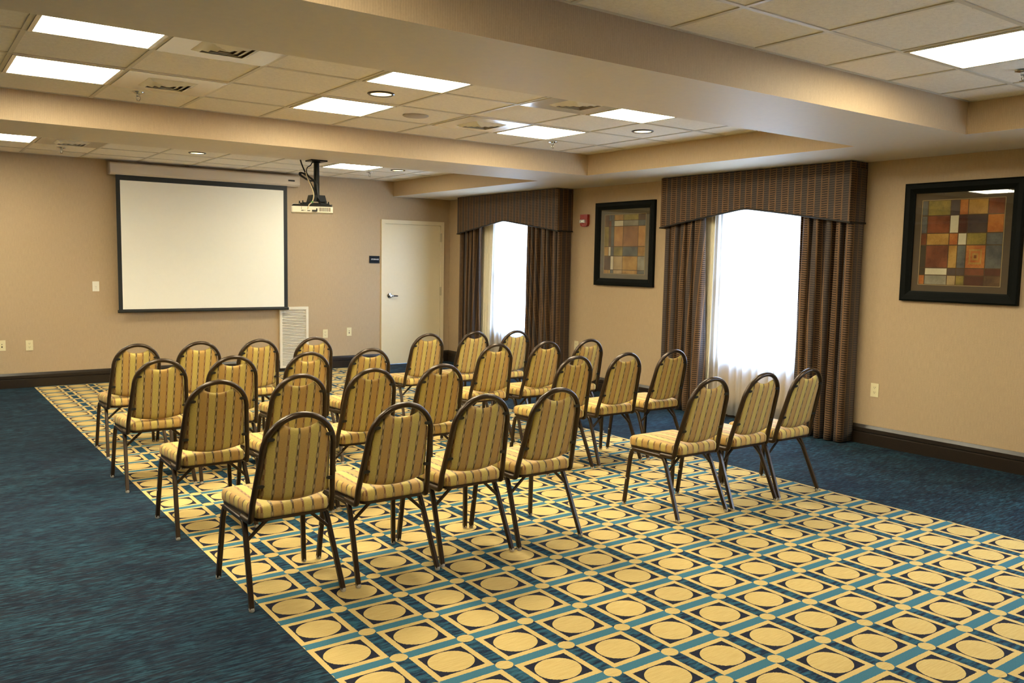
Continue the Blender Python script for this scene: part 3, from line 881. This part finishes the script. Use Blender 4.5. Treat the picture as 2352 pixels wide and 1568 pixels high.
sp = thing('ceiling_speaker', 'round flush speaker grille in a tile of the middle ceiling tray', 'speaker', (cx_(4), row_y('C'), HC))
bm = B(); lathe(bm, ((.001, -.001), (.100, -.001), (.100, -.004), (.094, -.008), (.001, -.010)), (0, 0, 0), 'z', 40); obj('speaker_grille', bm, M_SPEAKER, sp, smooth=True)

def make_sprinkler(label, loc):
    t = thing('fire_sprinkler', label, 'sprinkler', loc, 'ceiling fire sprinklers')
    bm = B(); lathe(bm, ((.001, -.0005), (.044, -.0005), (.042, -.006), (.024, -.011), (.012, -.012), (.001, -.013)), (0, 0, 0), 'z', 24); obj('escutcheon', bm, M_CHROME, t, smooth=True)
    bm = B(); lathe(bm, ((.001, -.010), (.013, -.010), (.013, -.026), (.008, -.030), (.001, -.030)), (0, 0, 0), 'z', 16)
    for s in (-1, 1): tube(bm, fillet(((s*.010, 0, -.028), (s*.015, 0, -.042), (s*.004, 0, -.058)), .008), .0028, .0028, 8)
    cyl(bm, (0, 0, -.050), .003, .003, .022, 'z', 8); obj('sprinkler_body', bm, M_CHROME, t, smooth=True)
    bm = B(); cyl(bm, (0, 0, -.060), .017, .014, .002, 'z', 16); obj('deflector', bm, M_CHROME, t)
    return t
sprs = [((-5.375, -4.66), 'chrome sprinkler under the second upper left vent'), ((-1.784, -4.70), 'chrome sprinkler in the corner of the middle tray near the windows'),
 ((-1.677, -8.699+.0), 'chrome sprinkler below the upper right light'), ((-1.792, -.95), 'chrome sprinkler in the rear tray, left of its downlight'),
 ((-5.304, -.85), 'chrome sprinkler in the rear tray near the left edge light')]
s0 = None
for (x, y), lab in sprs:
    if (x, y) == (-1.677, -8.699):
        x, y = -1.640, -8.72
    if s0 is None: s0 = make_sprinkler(lab, (x, y, HC))
    else: dup(s0, (x, y, HC), lab)

# ------------------------------------------------------------------ projector on its ceiling mount
PXc, PYc = -3.580, -3.470
mount = thing('projector_mount', 'black ceiling pole mount holding the projector under the beam', 'projector mount', (PXc, PYc, HS))
bm = B(); box(bm, -.078, .078, -.072, .072, -.012, 0); obj('ceiling_plate', bm, M_BLACKMET, mount, bevel=.002)
bm = B(); tube(bm, [(0, 0, -.010), (0, 0, -.330)], .026, .026, 20); cyl(bm, (0, 0, -.022), .040, .034, .012, 'z', 24); obj('pole', bm, M_BLACKMET, mount, smooth=True)
bm = B()
prism(bm, ((-.078, -.375), (.078, -.375), (.062, -.318), (-.062, -.318)), lambda a, b, d: (a, d, b), -.050, .050)
box(bm, -.075, -.060, -.06, .06, -.392, -.372); box(bm, .060, .075, -.06, .06, -.392, -.372)
box(bm, -.155, .105, -.050, -.030, -.404, -.390); box(bm, -.155, .105, .030, .050, -.404, -.390)
for x, y in ((-.150, -.04), (-.06, -.04), (.06, -.04), (.10, -.04), (-.150, .04), (.10, .04)): cyl(bm, (x, y, -.408), .006, .006, .034, 'z', 10)
obj('tilt_bracket', bm, M_BLACKMET, mount, bevel=.0015)

proj = thing('projector', 'white projector with black top hanging from the ceiling pole', 'projector', (-3.632, -3.490, 1.931), rz=-.40)
bm = B()
def rrect(a, b, r, k=5):
    o = []
    for cx0, cy0, s in ((a-r, b-r, 0), (-a+r, b-r, 1), (-a+r, -b+r, 2), (a-r, -b+r, 3)):
        for j in range(k+1):
            t = PI/2*(s+j/k); o.append((cx0+r*math.cos(t), cy0+r*math.sin(t)))
    return o
prism(bm, rrect(.186, .150, .022), lambda a, b, d: (a, b, d), 0, .053); obj('body', bm, M_GRILLE, proj, bevel=.004, label='white body')
bm = B(); prism(bm, rrect(.182, .147, .020), lambda a, b, d: (a*(1-(d-.053)*4), b*(1-(d-.053)*4), d), .053, .073)
for k in range(3): box(bm, -.09+.10*k, -.02+.10*k, -.10, .10, .072, .0755)
top_ = obj('top_cover', bm, M_BLACK, proj, bevel=.003, label='glossy black top cover')
bm = B(); box(bm, -.172, -.105, -.130, -.02, .0715, .0758); box(bm, -.14, -.08, .02, .10, .0715, .0758); obj('lamp_hatch', bm, M_WHITEP, proj, bevel=.002, label='white hatches at the left of the cover')
bm = B()
for k in range(13): box(bm, .062+.0080*k, .0662+.0080*k, -.1512, -.149, .010, .045)
obj('vent_slots', bm, M_SLOT, proj)
bm = B()
for x0, x1, z0, z1 in ((-.096, -.073, .012, .019), (-.066, -.060, .013, .019), (-.042, -.016, .011, .018), (-.096, -.090, .030, .036), (-.096, -.090, .042, .047)): box(bm, x0, x1, -.1525, -.149, z0, z1)
obj('ports', bm, M_BLACK, proj)
bm = B(); box(bm, 0, .048, -.168, -.149, .008, .022); box(bm, .036, .048, -.166, -.150, .020, .036); obj('power_plug', bm, M_BLACK, proj, bevel=.002, label='black plug')
bm = B(); cyl(bm, (.10, .150, .030), .028, .026, .02, 'y', 24); obj('projector_lens', bm, M_BLACK, proj, smooth=True)

def cable(label, pts, r, mat, group=None):
    bm = B(); org = Vector(pts[0])
    tube(bm, [Vector(p)-org for p in smooth_path(pts, 7)], r, r, 8)
    o = obj('cable', bm, mat, None, smooth=True); o.location = org
    return tag(o, label, 'cable', group)
px0 = PXc
cable('thick black cable slanting from the beam to the projector', [(-3.715, -3.42, HS-.001), (-3.700, -3.43, 2.36), (-3.660, -3.46, 2.25), (-3.628, -3.49, 2.17), (-3.596, -3.512, 2.08), (-3.585, -3.55, 2.035), (-3.590, -3.575, 2.013)], .0065, M_CABLE)
cable('thin black cable looping left of the projector pole', [(-3.612, -3.46, 2.402), (-3.640, -3.47, 2.365), (-3.668, -3.47, 2.345), (-3.676, -3.47, 2.315), (-3.668, -3.47, 2.285), (-3.640, -3.48, 2.25), (-3.605, -3.50, 2.20)], .0045, M_CABLE)
cable('beige cable hanging down to the projector body', [(-3.690, -3.475, 2.300), (-3.678, -3.50, 2.24), (-3.652, -3.53, 2.16), (-3.650, -3.57, 2.09), (-3.676, -3.60, 2.03), (-3.716, -3.622, 1.998), (-3.7276, -3.6205, 1.960)], .005, M_CABLET)
bm = B(); loops = []; rb = random.Random(4)
for k in range(70):
    a = k*.72; t = .5+.5*math.cos(a)*rb.uniform(.75, 1.0)
    q = math.sin(a)*rb.uniform(.010, .020)
    loops.append(Vector((-3.752+.140*t+q*.45, -3.472+rb.uniform(-.014, .014), 2.292-.066*t+q)))
org = loops[0].copy()
tube(bm, [p-org for p in smooth_path(loops, 4)], .0042, .0042, 7)
tube(bm, [p-org for p in smooth_path([(-3.62, -3.49, 2.235), (-3.598, -3.505, 2.205), (-3.588, -3.512, 2.12), (-3.585, -3.52, 2.05), (-3.578, -3.55, 2.012)], 6)], .007, .007, 8)
o = obj('cable', bm, M_CABLE, None, smooth=True); o.location = org
tag(o, 'tangled bundle of black cable tied beside the projector pole', 'cable')
bm = B(); tube(bm, [(-.010, 0, 0), (.010, 0, .003)], .009, .006, 8)
o = obj('cable_tag', bm, M_GREENTIE, None, smooth=True); o.location = (-3.682, -3.606, 2.022)
tag(o, 'small green tag wrapped on the beige cable above the projector', 'cable tag')

# ------------------------------------------------------------------ banquet chairs
def pad_uv(f, uvl, fn):
    for l in f.loops: l[uvl].uv = fn(l.vert.co)
def make_chair(label, loc, group):
    t = thing('banquet_chair', label, 'chair', loc, group)
    # seat cushion
    def outline(inset, n=8):
        fw_, rw, yf, yr = .206-inset, .168-inset, .226-inset, -.188+inset
        P = [(fw_, yf), (-fw_, yf), (-rw, yr), (rw, yr)]; r = (.045, .045, .035, .035); o = []
        for k in range(4):
            p = Vector(P[k]); a = Vector(P[k-1])-p; b = Vector(P[(k+1) % 4])-p
            rr = max(.012, r[k]-inset*.3); A = p+a.normalized()*rr; C = p+b.normalized()*rr
            for j in range(n+1):
                s = j/n; q = (1-s)**2*A+2*s*(1-s)*p+s*s*C; o.append((q.x, q.y))
            nx = Vector(P[(k+1) % 4]); D = p+b*.36; E_ = p+b*.64; o.append((D.x, D.y)); o.append((E_.x, E_.y))
        return o
    bm = B(); uvl = bm.loops.layers.uv.new('UVMap'); rings = []
    lev = ((.012, .384), (.003, .387), (0, .397), (0, .424), (.004, .434), (.012, .4405), (.026, .4455), (.060, .4505), (.100, .4535), (.140, .4550))
    for ins, z in lev: rings.append([bm.verts.new((x, y, z)) for x, y in outline(ins)])
    n = len(rings[0])
    for q, (A, C) in enumerate(zip(rings, rings[1:])):
        for i in range(n):
            f = bm.faces.new((A[i], A[(i+1) % n], C[(i+1) % n], C[i])); f.smooth = True
            e = A[(i+1) % n].co-A[i].co
            if q >= 5: pad_uv(f, uvl, lambda c: (c.x+.5, c.y+.5))
            elif abs(e.y) > abs(e.x): pad_uv(f, uvl, lambda c: (c.y+.53, c.z))
            else: pad_uv(f, uvl, lambda c: (c.x+.5, c.z))
    f = bm.faces.new(rings[-1]); pad_uv(f, uvl, lambda c: (c.x+.5, c.y+.5)); f.smooth = True
    f = bm.faces.new(rings[0][::-1]); pad_uv(f, uvl, lambda c: (c.x+.5, c.y+.5))
    bmesh.ops.recalc_face_normals(bm, faces=bm.faces)
    me = bpy.data.meshes.new('seat'); bm.to_mesh(me); bm.free(); me.materials.append(M_SEAT)
    o = bpy.data.objects.new('seat', me); COL.objects.link(o); o.parent = t
    # seat pan rim with cross bars
    bm = B(); prism(bm, outline(.006), lambda a, b, d: (a, b, d), .372, .384)
    tube(bm, [(-.186, .13, .363), (.186, .13, .363)], .009, .009, 8); tube(bm, [(-.186, -.06, .363), (.186, -.06, .363)], .009, .009, 8)
    obj('seat_frame', bm, M_BROWN, t)
    # back hoop
    yy = lambda z: -.155-.27*(z-.38)
    R_, zc = .162, .686
    pts = [(-.190, -.055, .370), (-.189, -.125, .371)]
    left = fillet(pts+[(-.187, yy(.372)-.006, .372), (-.184, yy(.45), .45)], .04, 6)
    path = list(left)
    for k in range(1, 4):
        z = .45+(zc-.45)*k/4; path.append(Vector((-.184+(.184-R_)*k/4, yy(z), z)))
    for k in range(25):
        a = PI-PI*k/24; z = zc+R_*math.sin(a); path.append(Vector((R_*math.cos(a), yy(z), z)))
    for k in range(3, 0, -1):
        z = .45+(zc-.45)*k/4; path.append(Vector((.184-(.184-R_)*k/4, yy(z), z)))
    path += [Vector((-p.x, p.y, p.z)) for p in left[::-1]]
    bm = B(); tube(bm, path, .0125, .0143, 12, power=2.4, up=(0, 1, 0)); obj('back_frame', bm, M_BROWN, t, smooth=True, angle=60)
    # back pad
    bm = B(); uvl = bm.loops.layers.uv.new('UVMap'); NX, NZ = 22, 22
    def zt(x):
        x = abs(x)
        return .787+.024*(x/.080)**2.2 if x < .080 else zc+math.sqrt(max(0, .1475**2-x*x))
    def grid_(side):
        G = []
        for j in range(NZ+1):
            tt = j/NZ; row = []
            for i in range(NX+1):
                xn = -1+2*i/NX; xb, xt = xn*.1665, xn*.1445
                zb = .478-.029*(1-xn*xn); z1 = zt(xt); x = xb+(xt-xb)*tt; z = zb+(z1-zb)*tt
                eu = min(1-abs(xn), 1)*1.0; ev = min(tt, 1-tt)*2
                d = (1-(1-min(1, eu*3.2))**2.2)**.5*(1-(1-min(1, ev*3.2))**2.2)**.5 if eu > 0 and ev > 0 else 0
                off = (.030*d if side > 0 else -.010*d)+.004+.010*(1-xn*xn)*(-.6)
                row.append(bm.verts.new((x, yy(z)+off, z)))
            G.append(row)
        return G
    Fg, Bg = grid_(1), grid_(-1)
    for G in (Fg, Bg):
        for j in range(NZ):
            for i in range(NX):
                f = bm.faces.new((G[j][i], G[j][i+1], G[j+1][i+1], G[j+1][i])); f.smooth = True; pad_uv(f, uvl, lambda c: (c.x+.5, c.z))
    bmesh.ops.remove_doubles(bm, verts=bm.verts, dist=.0004)
    bmesh.ops.recalc_face_normals(bm, faces=bm.faces)
    me = bpy.data.meshes.new('backrest'); bm.to_mesh(me); bm.free(); me.materials.append(M_SEAT)
    o = bpy.data.objects.new('backrest', me); COL.objects.link(o); o.parent = t
    # clips between hoop and pad
    for s in (-1, 1):
        for z in (.748, .535):
            xo = math.sqrt(R_**2-max(0, z-zc)**2) if z > zc else .184-(.184-R_)*(z-.45)/(zc-.45)
            bm = B(); w_ = .034
            P2 = [(0, -.008), (-w_*.7, -.008), (-w_*.93, -.005), (-w_, 0), (-w_*.93, .005), (-w_*.7, .008), (0, .008)]
            prism(bm, P2, lambda a, b, d: (s*(xo+a), yy(z+b)-.012-d, z+b), -.003, .003)
            obj('clip', bm, M_BLACK, t, label='black clip holding the back pad')
    # legs with rail halves, glides, gang studs
    for s in (-1, 1):
        for kind in ('front', 'rear'):
            bm = B()
            if kind == 'front': P3 = [(s*.190, .062, .361), (s*.190, .188, .361), (s*.194, .204, .316), (s*.212, .232, .010)]
            else: P3 = [(s*.190, .062, .361), (s*.190, -.078, .361), (s*.193, -.106, .310), (s*.212, -.234, .010)]
            tube(bm, fillet(P3, .045, 6), .0114, .0114, 8, power=5., up=(0, 0, 1))
            lg = obj('leg', bm, M_BROWN, t, smooth=True, angle=30)
            bm = B(); x, y = P3[-1][0], P3[-1][1]
            lathe(bm, ((.001, 0), (.010, 0), (.0125, .004), (.0125, .015), (.0115, .018), (.001, .018)), (x, y, 0), 'z', 14)
            obj('foot_glide', bm, M_GLIDE, lg, smooth=True, label='clear plastic foot glide')
            if kind == 'front':
                bm = B(); cyl(bm, (s*.204, .2185, .170), .006, .006, .012*s, 'x', 10); obj('gang_stud', bm, M_GLIDE, lg, smooth=True)
        bm = B(); tube(bm, [(s*.1955, -.120, .276), (s*.150, -.122, .318), (s*.092, -.125, .370)], .008, .005, 8, power=4.); obj('brace', bm, M_BROWN, t)
    return t
ROWN = {1: 'row nearest the viewer', 2: 'second row from the viewer', 3: 'third row from the viewer', 4: 'row nearest the screen'}
SL = {1: 'leftmost seat', 2: 'second from the left', 3: 'third from the left', 4: 'on the aisle'}
SR = {1: 'on the aisle', 2: 'middle of its three', 3: 'nearest the windows'}
POS = {'L11': (-5.378,-7.268), 'L12': (-4.876,-7.268), 'L13': (-4.408,-7.248), 'L14': (-3.945,-7.258),
 'L21': (-5.386,-6.135), 'L22': (-4.916,-6.111), 'L23': (-4.436,-6.068), 'L24': (-3.946,-6.078),
 'L31': (-5.410,-5.007), 'L32': (-4.950,-5.034), 'L33': (-4.420,-5.035), 'L34': (-3.915,-5.000),
 'L41': (-5.326,-3.960), 'L42': (-4.872,-3.967), 'L43': (-4.400,-3.961), 'L44': (-3.925,-3.966),
 'R11': (-2.866,-7.378), 'R12': (-2.398,-7.392), 'R13': (-1.942,-7.390),
 'R21': (-2.850,-6.106), 'R22': (-2.358,-6.106), 'R23': (-1.866,-6.115),
 'R31': (-2.847,-5.108), 'R32': (-2.344,-5.118), 'R33': (-1.868,-5.122),
 'R41': (-2.870,-4.056), 'R42': (-2.355,-4.040), 'R43': (-1.918,-4.100)}
chair0 = None
for k, (x, y) in POS.items():
    r, c = int(k[1]), int(k[2])
    lab = ('gold striped banquet chair, left block, %s, %s' % (ROWN[r], SL[c])) if k[0] == 'L' else ('gold striped banquet chair, right block, %s, %s' % (ROWN[r], SR[c]))
    if chair0 is None: chair0 = make_chair(lab, (x, y, 0), 'gold striped banquet chairs')
    else: dup(chair0, (x, y, 0), lab, rz=random.uniform(-.012, .012))

# ------------------------------------------------------------------ daylight, camera, colour
w = bpy.data.worlds.new('overcast_sky'); S.world = w; w.use_nodes = True
t = w.node_tree; t.nodes.clear()
o = t.nodes.new('ShaderNodeOutputWorld'); bg = t.nodes.new('ShaderNodeBackground')
tc = t.nodes.new('ShaderNodeTexCoord'); sp_ = t.nodes.new('ShaderNodeSeparateXYZ'); mr = t.nodes.new('ShaderNodeMapRange'); mx = t.nodes.new('ShaderNodeMix'); mx.data_type = 'RGBA'
t.links.new(tc.outputs['Generated'], sp_.inputs[0]); t.links.new(sp_.outputs['Z'], mr.inputs['Value'])
mr.inputs['From Min'].default_value = -1.; mr.inputs['From Max'].default_value = 1.
cr = t.nodes.new('ShaderNodeValToRGB'); t.nodes.remove(mx)
E_ = cr.color_ramp.elements
E_[0].position = .47; E_[0].color = (.05, .055, .06, 1)
E_[1].position = 1.; E_[1].color = (.46, .72, 1.15, 1)
e = E_.new(.53); e.color = (.10, .116, .132, 1)
e = E_.new(.72); e.color = (.34, .47, .68, 1)
t.links.new(mr.outputs[0], cr.inputs[0]); t.links.new(cr.outputs[0], bg.inputs[0]); bg.inputs[1].default_value = 62
t.links.new(bg.outputs[0], o.inputs[0])

cam = bpy.data.cameras.new('camera'); co = bpy.data.objects.new('camera', cam); COL.objects.link(co)
cam.sensor_fit = 'HORIZONTAL'; cam.sensor_width = 36.; cam.lens = 36*1960.63/2352
cam.clip_start = .05; cam.clip_end = 200
yaw, pitch, roll = .6261, -.0933, .0175
fwd = Vector((math.sin(yaw)*math.cos(pitch), math.cos(yaw)*math.cos(pitch), math.sin(pitch)))
right = Vector((math.cos(yaw), -math.sin(yaw), 0)); up = right.cross(fwd)
r_ = right*math.cos(roll)+up*math.sin(roll); u_ = -right*math.sin(roll)+up*math.cos(roll)
mw = Matrix.Identity(4)
for i in range(3): mw[i][0], mw[i][1], mw[i][2] = r_[i], u_[i], -fwd[i]
mw.translation = Vector((-6.7768, -11.0171, 1.519))
co.matrix_world = mw
S.camera = co

S.view_settings.view_transform = 'Standard'; S.view_settings.look = 'None'; S.view_settings.gamma = 1
S.view_settings.exposure = 0.2
S.view_settings.use_curve_mapping = False
c = S.cycles
c.use_denoising = True; c.denoiser = 'OPENIMAGEDENOISE'
c.max_bounces = 8; c.diffuse_bounces = 5; c.glossy_bounces = 3; c.transmission_bounces = 4; c.transparent_max_bounces = 12
c.sample_clamp_indirect = 8; c.caustics_reflective = False; c.caustics_refractive = False
c.use_adaptive_sampling = True; c.adaptive_threshold = .02
